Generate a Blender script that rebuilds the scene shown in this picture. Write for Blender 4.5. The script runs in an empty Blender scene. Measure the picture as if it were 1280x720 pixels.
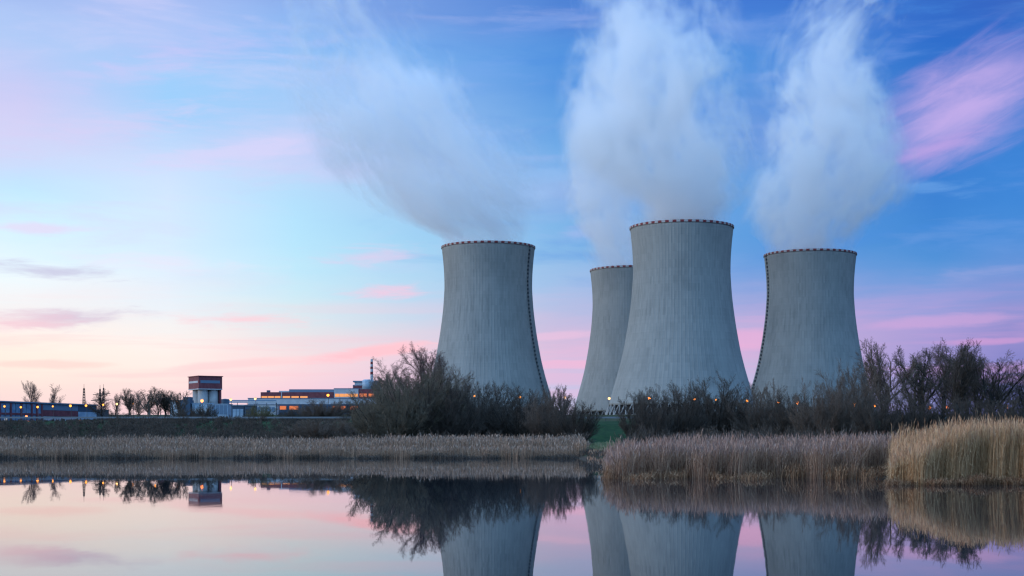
import bpy, math, random
import numpy as np
from mathutils import Vector, Matrix

C = bpy.context.scene.collection
SC = bpy.context.scene
R = math.radians
F = 1777.8            # focal length in photo pixels (50 mm lens on a 36 mm sensor, 1280 px)
EYE = 2.3             # metres above the water
HZ = 547.0            # photo row of the horizon

# ------------------------------------------------------------------ camera, sky, sun, exposure
cd = bpy.data.cameras.new('camera')
cam = bpy.data.objects.new('camera', cd)
C.objects.link(cam)
cam.location = (0, 0, EYE)
cam.rotation_euler = (R(90), 0, 0)
cd.lens = 50; cd.sensor_width = 36; cd.sensor_fit = 'HORIZONTAL'
cd.shift_y = (HZ-360)/1280
cd.clip_start = 0.5; cd.clip_end = 20000
SC.camera = cam
SC.view_settings.view_transform = 'Standard'
SC.view_settings.look = 'None'
SC.view_settings.exposure = 0.14
SC.view_settings.gamma = 1
SC.cycles.use_denoising = True
SC.cycles.max_bounces = 8
SC.cycles.diffuse_bounces = 2
SC.cycles.glossy_bounces = 3
SC.cycles.transparent_max_bounces = 12
SC.cycles.volume_bounces = 6
SC.cycles.volume_step_rate = 0.8
SC.cycles.volume_max_steps = 128
SC.cycles.sample_clamp_indirect = 4
SC.cycles.filter_width = 1.3

def lin(c):
    c = c/255
    return c/12.92 if c <= .04045 else ((c+.055)/1.055)**2.4
def srgb(r, g, b): return (lin(r), lin(g), lin(b), 1)

class NT:
    """short hand for building shader node trees"""
    def __init__(s, tree):
        s.t = tree; s.n = tree.nodes; s.l = tree.links
    def new(s, typ, **kw):
        n = s.n.new(typ)
        for k, v in kw.items(): setattr(n, k, v)
        return n
    def put(s, sock, v):
        if v is None: return
        if hasattr(v, 'is_output'): s.l.new(v, sock)
        else: sock.default_value = v
    def m(s, op, a, b=None, c=None, clamp=False):
        n = s.n.new('ShaderNodeMath'); n.operation = op; n.use_clamp = clamp
        for i, v in enumerate((a, b, c)): s.put(n.inputs[i], v)
        return n.outputs[0]
    def vec(s, x, y, z):
        n = s.n.new('ShaderNodeCombineXYZ')
        for i, v in enumerate((x, y, z)): s.put(n.inputs[i], v)
        return n.outputs[0]
    def noise(s, v, scale=1.0, detail=4, rough=.55, dist=0):
        n = s.n.new('ShaderNodeTexNoise'); s.put(n.inputs['Vector'], v)
        n.inputs['Scale'].default_value = scale; n.inputs['Detail'].default_value = detail
        n.inputs['Roughness'].default_value = rough; n.inputs['Distortion'].default_value = dist
        return n.outputs[0]
    def smooth(s, v, a, b, lo=0.0, hi=1.0):
        n = s.n.new('ShaderNodeMapRange'); n.interpolation_type = 'SMOOTHSTEP'
        s.put(n.inputs[0], v)
        for i, q in enumerate((a, b, lo, hi)): n.inputs[i+1].default_value = q
        return n.outputs[0]
    def lerp(s, v, a, b, lo=0.0, hi=1.0):
        n = s.n.new('ShaderNodeMapRange'); s.put(n.inputs[0], v)
        for i, q in enumerate((a, b, lo, hi)): n.inputs[i+1].default_value = q
        return n.outputs[0]
    def mix(s, f, a, b, mode='MIX'):
        n = s.n.new('ShaderNodeMix'); n.data_type = 'RGBA'; n.blend_type = mode
        s.put(n.inputs[0], f); s.put(n.inputs[6], a); s.put(n.inputs[7], b)
        return n.outputs[2]
    def ramp(s, f, stops, interp='LINEAR'):
        n = s.n.new('ShaderNodeValToRGB'); s.put(n.inputs[0], f)
        cr = n.color_ramp; cr.interpolation = interp
        while len(cr.elements) < len(stops): cr.elements.new(.5)
        stops = sorted(stops, key=lambda q: q[0])
        for e, (p, c) in zip(cr.elements, stops):
            e.position = p
        for e, (p, c) in zip(cr.elements, stops): e.color = c
        return n.outputs[0]

def az_of(X): return math.degrees(math.atan((X-640)/F))
def el_of(X, Y): return math.degrees(math.atan((HZ-Y)/F*math.cos(math.atan((X-640)/F))))

world = bpy.data.worlds.new('World'); SC.world = world; world.use_nodes = True
W = NT(world.node_tree); W.n.clear()
tc = W.new('ShaderNodeTexCoord')
sep = W.new('ShaderNodeSeparateXYZ'); W.l.new(tc.outputs['Generated'], sep.inputs[0])
sx, sy, sz = sep.outputs
az = W.m('MULTIPLY', W.m('ARCTAN2', sx, sy), 57.29578)
el = W.m('MULTIPLY', W.m('ARCSINE', sz), 57.29578)
# gentle warp so that the bands of the sky are never ruler straight
wob = W.noise(W.vec(W.m('MULTIPLY', az, .07), W.m('MULTIPLY', el, .28), 3.1), 1, 5, .55)
wob2 = W.noise(W.vec(W.m('MULTIPLY', az, .22), W.m('MULTIPLY', el, 1.3), 9.7), 1, 5, .6)
elw = W.m('ADD', W.m('ADD', el, W.m('MULTIPLY', W.m('SUBTRACT', wob, .5), 2.6)), W.m('MULTIPLY', W.m('SUBTRACT', wob2, .5), .9))
elf = W.m('DIVIDE', elw, 30.0, clamp=True)
SKY = [
 (-150, 640, [(500,(150,150,190)),(440,(160,150,195)),(330,(110,135,190)),(60,(85,120,185)),(-700,(70,110,180))]),
 (-85, 640, [(520,(255,225,190)),(440,(255,225,200)),(330,(230,225,225)),(150,(190,205,235)),(0,(165,185,230)),(-700,(90,130,205))]),
 (-45, 640, [(520,(255,225,190)),(430,(255,238,215)),(330,(238,244,244)),(200,(210,222,245)),(0,(180,195,240)),(-700,(100,140,210))]),
 (None, 30, [(520,(238,208,210)),(470,(247,222,212)),(430,(251,238,224)),(395,(236,226,230)),(350,(232,245,248)),(320,(215,234,248)),
   (270,(195,232,250)),(240,(182,220,248)),(200,(200,208,240)),(150,(203,198,235)),(110,(190,195,236)),(60,(165,195,238)),(0,(170,190,236)),(-700,(95,140,215))]),
 (None, 210, [(510,(240,205,212)),(475,(246,214,212)),(440,(250,234,225)),(400,(231,233,237)),(340,(211,231,247)),(300,(205,228,248)),
   (240,(200,219,246)),(185,(192,210,242)),(150,(152,200,242)),(100,(150,198,242)),(60,(165,192,238)),(0,(172,190,238)),(-700,(95,140,215))]),
 (None, 370, [(510,(228,200,218)),(480,(238,202,214)),(440,(242,214,216)),(400,(215,224,229)),(360,(190,226,240)),(300,(172,220,244)),
   (230,(170,212,242)),(200,(193,201,238)),(150,(165,198,238)),(100,(150,192,238)),(50,(125,178,236)),(0,(140,170,228)),(-700,(80,125,205))]),
 (None, 700, [(510,(200,195,225)),(470,(205,191,223)),(430,(224,184,213)),(390,(182,187,222)),(340,(160,190,228)),(300,(110,175,225)),
   (260,(152,175,225)),(230,(145,180,228)),(200,(115,170,226)),(150,(100,157,221)),(120,(85,145,218)),(60,(88,148,219)),(0,(82,128,208)),(-700,(60,105,190))]),
 (None, 940, [(510,(195,190,225)),(455,(200,180,216)),(420,(212,176,214)),(365,(120,158,216)),(300,(88,150,216)),(240,(98,156,217)),
   (180,(115,150,215)),(120,(86,143,215)),(60,(80,142,217)),(0,(66,118,208)),(-700,(55,95,180))]),
 (None, 1170, [(510,(140,142,200)),(445,(160,148,206)),(405,(182,156,211)),(375,(128,154,214)),(340,(92,148,212)),(300,(66,136,208)),
   (220,(58,124,205)),(150,(58,122,203)),(50,(38,104,196)),(0,(56,108,198)),(-700,(50,90,175))]),
 (None, 1260, [(510,(118,122,188)),(460,(130,130,195)),(420,(160,142,202)),(378,(138,148,208)),(330,(98,146,212)),(280,(68,136,210)),
   (200,(60,130,210)),(100,(56,116,200)),(40,(42,106,196)),(0,(56,100,192)),(-700,(48,85,170))]),
 (75, 640, [(510,(90,100,165)),(430,(120,115,180)),(330,(80,115,190)),(60,(55,100,180)),(-700,(50,85,170))]),
 (150, 640, [(500,(150,150,190)),(440,(160,150,195)),(330,(110,135,190)),(60,(85,120,185)),(-700,(70,110,180))]),
]
col = None
prev = None
for a, X, st in SKY:
    aa = az_of(X) if a is None else a
    stops = []
    for Y, c in st:
        e = el_of(X, Y) if Y > -600 else 29.0
        stops.append((max(0, min(1, e/30)), srgb(*c)))
    if aa > 0 and aa < 100: stops = [(p, (c[0]*.88, c[1]*.95, c[2]*.97, 1)) for p, c in stops]
    rc = W.ramp(elf, stops, 'B_SPLINE')
    if col is None: col = rc
    else: col = W.mix(W.lerp(az, prev, aa), col, rc)
    prev = aa

SHN = W.noise(W.vec(W.m('MULTIPLY', az, .42), W.m('ADD', W.m('MULTIPLY', el, 2.4), W.m('MULTIPLY', az, -.05)), 21.0), 1, 6, .6, .4)
def blob(X, Y, a, b, tilt, soft=.5, nz=1.0, fx=.5, fy=2.0, seed=0.0):
    """elliptical wisp of cloud round a direction of the sky: a, b half axes and tilt in degrees"""
    ca, sa = math.cos(R(tilt)), math.sin(R(tilt))
    dx = W.m('SUBTRACT', az, az_of(X)); dy = W.m('SUBTRACT', el, el_of(X, Y))
    u = W.m('ADD', W.m('MULTIPLY', dx, ca), W.m('MULTIPLY', dy, sa))
    v = W.m('SUBTRACT', W.m('MULTIPLY', dy, ca), W.m('MULTIPLY', dx, sa))
    n = SHN if seed == 0 else W.noise(W.vec(W.m('MULTIPLY', u, fx), W.m('MULTIPLY', v, fy), seed), 1, 6, .6, .5)
    u2 = W.m('DIVIDE', u, a); v2 = W.m('DIVIDE', v, b)
    d = W.m('SQRT', W.m('ADD', W.m('MULTIPLY', u2, u2), W.m('MULTIPLY', v2, v2)))
    q = W.m('ADD', W.m('SUBTRACT', 1.0, d), W.m('MULTIPLY', W.m('SUBTRACT', n, .5), nz*2))
    return W.smooth(q, 0, soft)

# thin streaks low in the sky, pink from the set sun
lowmask = W.m('MULTIPLY', W.smooth(el, .6, 1.8), W.smooth(el, 6.8, 3.2))
st = W.noise(W.vec(W.m('MULTIPLY', az, .085), W.m('ADD', W.m('MULTIPLY', el, 1.35), W.m('MULTIPLY', az, -.02)), 1.7), 1, 6, .55, .25)
stf = W.m('MULTIPLY', W.smooth(st, .47, .66), lowmask)
pink = W.mix(W.lerp(az, -15, 12), srgb(253,204,206), srgb(214,160,210))
col = W.mix(W.m('MULTIPLY', stf, .45), col, pink)
# high thin veil
st2 = W.noise(W.vec(W.m('MULTIPLY', az, .10), W.m('MULTIPLY', el, .55), 5.3), 1, 7, .6, .3)
veil = W.m('MULTIPLY', W.smooth(st2, .5, .72), W.smooth(el, 5, 8))
col = W.mix(W.m('MULTIPLY', veil, .45), col, W.mix(W.lerp(az, -10, 14), srgb(208,205,240), srgb(112,155,222)))
st3 = W.noise(W.vec(W.m('MULTIPLY', az, .16), W.m('MULTIPLY', el, .9), 12.3), 1, 7, .6, .5)
gap = W.m('MULTIPLY', W.smooth(st3, .52, .75), W.m('MULTIPLY', W.smooth(el, 4, 8), W.smooth(az, -10, 4)))
col = W.mix(W.m('MULTIPLY', gap, .5), col, srgb(70,135,215))
# single clouds: X, Y in the sky, half axes, tilt, colour, strength
for (X, Y, a, b, t, c, k, soft, nz, fx, fy) in (
    (1208, 130, 5.0, 2.5, 23, (192,168,226), .9, 1.1, .5, .3, 1.4),
    (1175, 182, 3.0, .5, 17, (196,160,222), .55, 1.0, .5, .6, 3),
    (1175, 236, 2.2, .4, -6, (105,158,222), .6, 1.2, 1.4, .8, 3),
    (60, 338, 4.2, .42, -3, (192,190,218), .8, 1.1, 1.1, .5, 3),
    (75, 398, 4.0, .48, 4, (200,186,210), .85, 1.1, 1.1, .5, 3),
    (20, 404, 3.4, .5, 4, (242,200,210), .7, 1.1, 1.2, .5, 3),
    (478, 366, 1.9, .42, 2, (240,192,216), .75, 1.2, 1.4, .8, 3),
    (305, 400, 3.0, .50, 0, (246,200,210), .75, 1.2, 1.4, .7, 3),
    (465, 320, 2.6, .6, 3, (218,198,228), .65, 1.2, 1.4, .6, 3),
    (200, 330, 5, .5, -2, (226,222,240), .6, 1.3, 1.4, .6, 3),
    (120, 160, 6.5, .95, 10, (208,200,236), .6, 1.4, 1.5, .6, 3),
    (270, 60, 6.0, .9, 8, (186,190,238), .6, 1.4, 1.5, .6, 3),
    (150, 90, 4.0, .8, 12, (196,196,238), .55, 1.4, 1.5, .6, 3),
    (420, 215, 4.5, .55, 7, (190,200,238), .6, 1.4, 1.5, .6, 3),
    (590, 95, 3.5, .8, 10, (112,160,226), .55, 1.4, 1.6, .6, 3),
    (680, 30, 3.0, .6, 12, (110,150,220), .5, 1.4, 1.6, .6, 3),
    (1180, 290, 3.0, .5, 6, (105,150,216), .5, 1.4, 1.5, .6, 3),
    (1230, 340, 3.0, .4, 4, (150,160,214), .5, 1.4, 1.5, .6, 3),
    (1120, 60, 2.0, .5, 20, (110,145,218), .5, 1.4, 1.5, .6, 3),
    (465, 440, 3.6, .36, 7, (252,190,200), .85, .7, .7, .4, 2.2),
    (300, 455, 4.0, .26, 5, (252,202,206), .6, .7, .7, .4, 2.2),
    (60, 455, 3.5, .22, 0, (250,206,200), .55, .7, .7, .4, 2.2),
    (700, 455, 3.2, .26, 0, (238,178,208), .6, .6, .6, .4, 2.4),
    (690, 420, 2.4, .24, 3, (234,188,216), .5, .6, .6, .4, 2.4),
    (935, 425, 2.6, .6, 0, (232,170,210), .6, .7, .6, .4, 2.4),
    (1180, 402, 4.6, .34, 3, (206,162,212), .5, .7, .7, .35, 2.4),
    (1235, 427, 2.6, .18, 2, (204,152,206), .55, .7, .7, .4, 2.4),
    (300, 190, 5.5, .6, 9, (214,205,240), .6, .8, .8, .35, 1.8),
    (40, 285, 2.6, .35, 0, (225,205,235), .6, .8, .8, .4, 2),
    (690, 215, 1.4, .45, 0, (140,180,230), .6, .8, .8, .6, 2),
    (660, 245, 1.8, .30, 8, (150,185,232), .6, .8, .8, .6, 2),
    (740, 290, 1.6, .5, 0, (165,180,228), .5, .8, .8, .6, 2),
):
    col = W.mix(W.m('MULTIPLY', blob(X, Y, a, b, t, soft, nz, fx, fy, X*.013 if b > 1 else 0), k), col, srgb(*c))
nish = W.new('ShaderNodeTexSky'); nish.sky_type = 'NISHITA'; nish.sun_disc = False
nish.sun_elevation = R(2); nish.sun_rotation = R(-62)
# the sky overhead and behind the camera, boosted out of view to light towers and steam
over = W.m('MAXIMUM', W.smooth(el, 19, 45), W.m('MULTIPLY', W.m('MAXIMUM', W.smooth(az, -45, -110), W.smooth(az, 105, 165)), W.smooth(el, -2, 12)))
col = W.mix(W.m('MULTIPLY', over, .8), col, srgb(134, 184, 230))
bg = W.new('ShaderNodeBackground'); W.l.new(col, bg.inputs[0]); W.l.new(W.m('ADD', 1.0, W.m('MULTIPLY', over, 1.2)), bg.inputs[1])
bg2 = W.new('ShaderNodeBackground'); W.l.new(nish.outputs[0], bg2.inputs[0]); bg2.inputs[1].default_value = .004
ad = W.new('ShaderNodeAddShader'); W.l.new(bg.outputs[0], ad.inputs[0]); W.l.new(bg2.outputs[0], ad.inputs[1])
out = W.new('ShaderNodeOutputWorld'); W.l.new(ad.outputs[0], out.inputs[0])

sl = bpy.data.lights.new('sun', 'SUN'); so = bpy.data.objects.new('sun', sl); C.objects.link(so)
sl.energy = 1.25; sl.angle = R(40); sl.color = (1, .90, .80)
_az, _el = R(-100), R(14)        # the afterglow low on the left
so.rotation_euler = Vector((math.sin(_az)*math.cos(_el), math.cos(_az)*math.cos(_el), math.sin(_el))).to_track_quat('Z', 'Y').to_euler()

# ------------------------------------------------------------------ helpers
def px(X, d): return (X-640)/F*d
def pz(Y, d): return EYE + (HZ-Y)/F*d

def mat(name, color, rough=.8, fn=None, spec=.3, metal=0):
    m = bpy.data.materials.new(name); m.use_nodes = True
    b = m.node_tree.nodes['Principled BSDF']
    b.inputs['Base Color'].default_value = (*color[:3], 1)
    b.inputs['Roughness'].default_value = rough
    b.inputs['Specular IOR Level'].default_value = spec
    b.inputs['Metallic'].default_value = metal
    if fn: fn(NT(m.node_tree), b)
    return m
def mottled(c1, c2, scale=1.0, stretch=(1, 1, 1), detail=5):
    def fn(N, b):
        t = N.new('ShaderNodeTexCoord'); mp = N.new('ShaderNodeMapping')
        mp.inputs['Scale'].default_value = stretch
        N.l.new(t.outputs['Object'], mp.inputs[0])
        f = N.smooth(N.noise(mp.outputs[0], scale, detail, .6), .3, .7)
        N.l.new(N.mix(f, (*c1, 1), (*c2, 1)), b.inputs['Base Color'])
    return fn
def island_colours(*cols):
    """each stalk or twig its own tone out of a list"""
    def fn(N, b):
        g = N.new('ShaderNodeNewGeometry')
        st = [(i/max(1, len(cols)-1), (*c, 1)) for i, c in enumerate(cols)]
        N.l.new(N.ramp(g.outputs['Random Per Island'], st), b.inputs['Base Color'])
    return fn
def glow(name, c, s):
    m = bpy.data.materials.new(name); m.use_nodes = True
    N = NT(m.node_tree); N.n.clear()
    e = N.new('ShaderNodeEmission'); e.inputs[0].default_value = (*c, 1); e.inputs[1].default_value = s
    o = N.new('ShaderNodeOutputMaterial'); N.l.new(e.outputs[0], o.inputs[0])
    return m

def mesh_np(name, V, Q, mats=None, mi=None, smooth=False):
    """V (n,3) verts, Q (k,4) quads or list of face tuples"""
    me = bpy.data.meshes.new(name)
    V = np.asarray(V, dtype=np.float32)
    if isinstance(Q, np.ndarray):
        k, w = Q.shape
        me.vertices.add(len(V)); me.vertices.foreach_set('co', V.ravel())
        me.loops.add(k*w); me.loops.foreach_set('vertex_index', Q.ravel().astype(np.int32))
        me.polygons.add(k)
        me.polygons.foreach_set('loop_start', (np.arange(k)*w).astype(np.int32))
        me.update(calc_edges=True)
    else:
        me.from_pydata([tuple(map(float, v)) for v in V], [], Q)
    for m in (mats or []): me.materials.append(m)
    if mi is not None: me.polygons.foreach_set('material_index', np.asarray(mi, dtype=np.int32))
    if smooth: me.polygons.foreach_set('use_smooth', [True]*len(me.polygons))
    me.update()
    return me

class MB:
    """collects simple solids into ONE mesh"""
    def __init__(s): s.v = []; s.f = []; s.mi = []
    def raw(s, vs, fs, mi=0):
        n = len(s.v); s.v += [tuple(v) for v in vs]
        s.f += [tuple(i+n for i in f) for f in fs]; s.mi += [mi]*len(fs)
        return s
    def box(s, x0, x1, y0, y1, z0, z1, mi=0):
        vs = [(x0,y0,z0),(x1,y0,z0),(x1,y1,z0),(x0,y1,z0),(x0,y0,z1),(x1,y0,z1),(x1,y1,z1),(x0,y1,z1)]
        return s.raw(vs, [(0,3,2,1),(4,5,6,7),(0,1,5,4),(1,2,6,5),(2,3,7,6),(3,0,4,7)], mi)
    def lathe(s, prof, n=24, cx=0, cy=0, mi=0, cap=True):
        vs = []; fs = []
        for r, z in prof:
            for k in range(n):
                a = 2*math.pi*k/n; vs.append((cx+r*math.cos(a), cy+r*math.sin(a), z))
        for i in range(len(prof)-1):
            for k in range(n):
                k2 = (k+1) % n
                fs.append((i*n+k, i*n+k2, (i+1)*n+k2, (i+1)*n+k))
        if cap:
            fs.append(tuple(range(n-1, -1, -1))); L = (len(prof)-1)*n; fs.append(tuple(range(L, L+n)))
        return s.raw(vs, fs, mi)
    def tube(s, a, b, r0, r1=None, n=6, mi=0):
        r1 = r0 if r1 is None else r1
        a, b = Vector(a), Vector(b); d = (b-a).normalized()
        u = d.cross(Vector((0, 0, 1)))
        if u.length < 1e-3: u = Vector((1, 0, 0))
        u.normalize(); w = d.cross(u)
        vs = []
        for p, r in ((a, r0), (b, r1)):
            for k in range(n):
                t = 2*math.pi*k/n; vs.append(p+u*(r*math.cos(t))+w*(r*math.sin(t)))
        fs = [(k, (k+1) % n, n+(k+1) % n, n+k) for k in range(n)]
        fs += [tuple(range(n-1, -1, -1)), tuple(range(n, 2*n))]
        return s.raw(vs, fs, mi)
    def build(s, name, mats, parent=None, smooth=False):
        if not isinstance(mats, (list, tuple)): mats = [mats]
        me = mesh_np(name, s.v, s.f, mats, s.mi, smooth)
        me.validate()
        return link(name, me, parent)
def link(name, me, parent=None):
    o = bpy.data.objects.new(name, me); C.objects.link(o); o.parent = parent
    return o
def thing(name, label, cat, loc=(0, 0, 0), rz=0, group=None):
    o = bpy.data.objects.new(name, None); C.objects.link(o)
    o.location = loc; o.rotation_euler = (0, 0, rz); o.empty_display_size = .5
    o['label'] = label; o['category'] = cat; o['kind'] = 'thing'
    if group: o['group'] = group
    return o
def tag(o, label, cat, kind='thing', group=None):
    o['label'] = label; o['category'] = cat; o['kind'] = kind
    if group: o['group'] = group
    return o

# ------------------------------------------------------------------ ground and water
def sstep(a, b, x):
    t = np.clip((x-a)/(b-a), 0, 1); return t*t*(3-2*t)
def shore(x):
    return 164 - 76*sstep(6.6, 9.6, x) - 10*sstep(16.5, 20, x)
def ground(x, y):
    x = np.asarray(x, dtype=float); y = np.asarray(y, dtype=float)
    s = shore(x)
    h = -.6 + .75*sstep(s-1, s+2.5, y)
    h += .9*sstep(s+3, 235, y)
    h += 4.65*sstep(238, 300, y)
    h += 2.3*sstep(310, 700, y)
    h += 11.7*np.clip((y-700)/380, 0, 1)
    h += 1.8*sstep(-45, -60, y)
    h += (.12*np.sin(x*.21+y*.13)+.10*np.sin(x*.07-y*.31))*sstep(s+4, s+20, y)
    return h
def gz(x, y): return float(ground(x, y))
xs = np.concatenate([np.array([-6000,-3000,-1500,-900,-600,-450,-350,-280,-230,-190,-160]), np.arange(-140, 141, 2.0), -np.array([-6000,-3000,-1500,-900,-600,-450,-350,-280,-230,-190,-160])[::-1]])
ys = np.concatenate([np.array([-3000,-800,-200,-100,-70,-60,-52,-45,-30,0,30,50,60]), np.arange(66, 330, 2.0), np.arange(330, 700, 25), np.arange(700, 1160, 20), np.array([1300,1600,2200,3200,5000,8000,12000])])
GX, GY = np.meshgrid(xs, ys)
GZ = ground(GX, GY)
V = np.stack([GX, GY, GZ], -1).reshape(-1, 3)
nx, ny = len(xs), len(ys)
ii, jj = np.meshgrid(np.arange(nx-1), np.arange(ny-1))
a = (jj*nx+ii).ravel()
Q = np.stack([a, a+1, a+nx+1, a+nx], -1)
def ground_nodes(N, b):
    t = N.new('ShaderNodeTexCoord'); g = t.outputs['Object']
    s = N.new('ShaderNodeSeparateXYZ'); N.l.new(g, s.inputs[0])
    n1 = N.noise(g, .9, 6, .65); n2 = N.noise(g, .06, 4, .5)
    bank = N.mix(N.smooth(n1, .3, .7), (.004,.022,.007,1), (.018,.052,.014,1))
    meadow = N.mix(N.smooth(n1, .35, .65), (.04,.06,.025,1), (.10,.10,.055,1))
    c = N.mix(N.smooth(N.m('ADD', s.outputs[2], N.m('MULTIPLY', N.m('SUBTRACT', n1, .5), .5)), 1.0, 1.5), meadow, bank)
    mud = N.mix(N.smooth(n1, .4, .6), (.05,.035,.025,1), (.09,.065,.045,1))
    c = N.mix(N.smooth(s.outputs[2], .2, .35), mud, c)
    far = N.mix(N.smooth(n2, .4, .6), (.03,.045,.02,1), (.05,.05,.025,1))
    c = N.mix(N.smooth(s.outputs[1], 320, 420), c, far)
    N.l.new(c, b.inputs['Base Color'])
M_ground = mat('grassland', (.05, .08, .03), .95, ground_nodes, .1)
g = link('ground', mesh_np('ground', V, Q, [M_ground], smooth=True)); tag(g, 'grassy bank and flat land beyond the pond', 'ground', 'structure')

def water_nodes(N, b):
    t = N.new('ShaderNodeTexCoord'); mp = N.new('ShaderNodeMapping'); mp.inputs['Scale'].default_value = (.5, .18, 1)
    N.l.new(t.outputs['Object'], mp.inputs[0])
    h = N.noise(mp.outputs[0], 1, 4, .5)
    bp = N.new('ShaderNodeBump'); bp.inputs['Strength'].default_value = .02; bp.inputs['Distance'].default_value = .1
    N.l.new(h, bp.inputs['Height']); N.l.new(bp.outputs[0], b.inputs['Normal'])
    N.l.new(N.smooth(N.noise(mp.outputs[0], .12, 3, .5), .4, .7, .012, .045), b.inputs['Roughness'])
    b.inputs['IOR'].default_value = 1.45
M_water = mat('pond water', (.012, .018, .026), .02, water_nodes, .5)
w = MB(); w.raw([(-400,-58,0),(400,-58,0),(400,172,0),(-400,172,0)], [(0,1,2,3)])
w = w.build('water', M_water); tag(w, 'still pond mirroring the evening sky and towers', 'water', 'structure')

# ------------------------------------------------------------------ cooling towers
PROF = [(0,62.2),(8.4,58.9),(16,56.6),(25.2,54.0),(38,50.3),(51.6,46.9),(71.6,43.3),(85,41.4),(97,40.0),(115,38.8),(128,39.1),(140,40.0),(152,41.4)]
PZ = np.array([p[0] for p in PROF]); PR = np.array([p[1] for p in PROF])
def prof(z):
    z = np.asarray(z, dtype=float)
    h = 4.0        # smoothed piecewise profile
    return (np.interp(z-h, PZ, PR)+2*np.interp(z, PZ, PR)+np.interp(z+h, PZ, PR))/4
def concrete(N, b):
    t = N.new('ShaderNodeTexCoord'); s = N.new('ShaderNodeSeparateXYZ'); N.l.new(t.outputs['Object'], s.inputs[0])
    oi = N.new('ShaderNodeObjectInfo')
    seed = N.m('MULTIPLY', oi.outputs['Random'], 40)
    an = N.m('ARCTAN2', s.outputs[1], s.outputs[0])
    c, sn = N.m('COSINE', an), N.m('SINE', an)
    z = s.outputs[2]
    streak = N.noise(N.vec(N.m('MULTIPLY', c, 26), N.m('MULTIPLY', sn, 26), N.m('ADD', N.m('MULTIPLY', z, .012), seed)), 1, 4, .65)
    fine = N.noise(N.vec(N.m('MULTIPLY', c, 90), N.m('MULTIPLY', sn, 90), N.m('ADD', N.m('MULTIPLY', z, .02), seed)), 1, 3, .6)
    cloudy = N.noise(N.vec(N.m('MULTIPLY', c, 2.6), N.m('MULTIPLY', sn, 2.6), N.m('ADD', N.m('MULTIPLY', z, .035), seed)), 1, 5, .6)
    lifts = N.noise(N.vec(0.0, 0.0, N.m('ADD', N.m('MULTIPLY', z, .55), seed)), 1, 3, .7)
    panel = N.noise(N.vec(N.m('MULTIPLY', N.m('ROUND', N.m('MULTIPLY', an, 26)), .37), N.m('MULTIPLY', N.m('ROUND', N.m('MULTIPLY', z, .16)), .41), seed), 3, 1, .5)
    # weather stains below the throat
    band = N.m('MULTIPLY', N.smooth(z, 66, 84), N.smooth(z, 124, 98))
    blot = N.m('MULTIPLY', N.smooth(N.m('ADD', N.m('MULTIPLY', streak, .6), N.m('MULTIPLY', cloudy, .6)), .6, .82), band)
    v = N.m('ADD', .50, N.m('MULTIPLY', N.m('SUBTRACT', streak, .5), .17))
    v = N.m('ADD', v, N.m('MULTIPLY', N.m('SUBTRACT', fine, .5), .11))
    v = N.m('ADD', v, N.m('MULTIPLY', N.m('SUBTRACT', cloudy, .5), .46))
    v = N.m('ADD', v, N.m('MULTIPLY', N.m('SUBTRACT', lifts, .5), .17))
    v = N.m('ADD', v, N.m('MULTIPLY', N.m('SUBTRACT', panel, .5), .26))
    v = N.m('SUBTRACT', v, N.m('MULTIPLY', blot, .30), clamp=True)
    N.l.new(N.ramp(v, [(0, (.06,.068,.072,1)), (.5, (.245,.257,.249,1)), (1, (.40,.41,.385,1))]), b.inputs['Base Color'])
M_conc = mat('weathered concrete', (.3,.3,.28), .92, concrete, .15)
M_conc2 = mat('pale concrete', (.3,.3,.29), .9, mottled((.20,.20,.195),(.34,.34,.33), .15), .2)
M_dark = mat('painted inlet shade', (.018,.022,.028), .9)  # near-black colour stands in for the shade inside the towers
M_red = mat('dark red paint', (.17,.025,.03), .7)
M_white = mat('weathered white paint', (.36,.36,.36), .7)
M_steel = mat('dark steel', (.05,.055,.06), .6)

NSEG = 960; NRIB = 96
zz = np.concatenate([np.linspace(8.4, 150.6, 72)])
th = np.arange(NSEG)*2*math.pi/NSEG
ph = (np.arange(NSEG) % (NSEG//NRIB))
rib = np.where((ph == 0) | (ph == 1), .13, 0.0)
rr = prof(zz)
outer = np.stack([np.stack([(r+rib)*np.cos(th), (r+rib)*np.sin(th), np.full(NSEG, z)], -1) for r, z in zip(rr, zz)])
inner = np.stack([np.stack([(r-.9)*np.cos(th), (r-.9)*np.sin(th), np.full(NSEG, z)], -1) for r, z in zip(rr[::-1], zz[::-1])])
rows = np.concatenate([outer, inner]); nr = len(rows)
V = rows.reshape(-1, 3)
I, K = np.meshgrid(np.arange(nr), np.arange(NSEG), indexing='ij')
K2 = (K+1) % NSEG; I2 = (I+1) % nr
Q = np.stack([I*NSEG+K, I*NSEG+K2, I2*NSEG+K2, I2*NSEG+K], -1).reshape(-1, 4)
ME_shell = mesh_np('shell', V, Q, [M_conc])
# rim walkway, painted in red and white lengths
mb = MB(); n = 88; z0, z1 = 150.6, 152.3; r0 = float(prof(150.6))
for k in range(n):
    a0, a1 = 2*math.pi*k/n, 2*math.pi*(k+1)/n
    vs = []
    for (r, z) in ((r0+.75, z0+.02), (r0+.75, z1), (r0-1.1, z1), (r0-1.1, z0+.02)):
        for q in (a0, a1): vs.append((r*math.cos(q), r*math.sin(q), z))
    mb.raw(vs, [(0,1,3,2),(2,3,5,4),(4,5,7,6),(6,7,1,0)], k % 2)
ME_rim = mesh_np('rim', mb.v, mb.f, [M_red, M_white], mb.mi)
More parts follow.
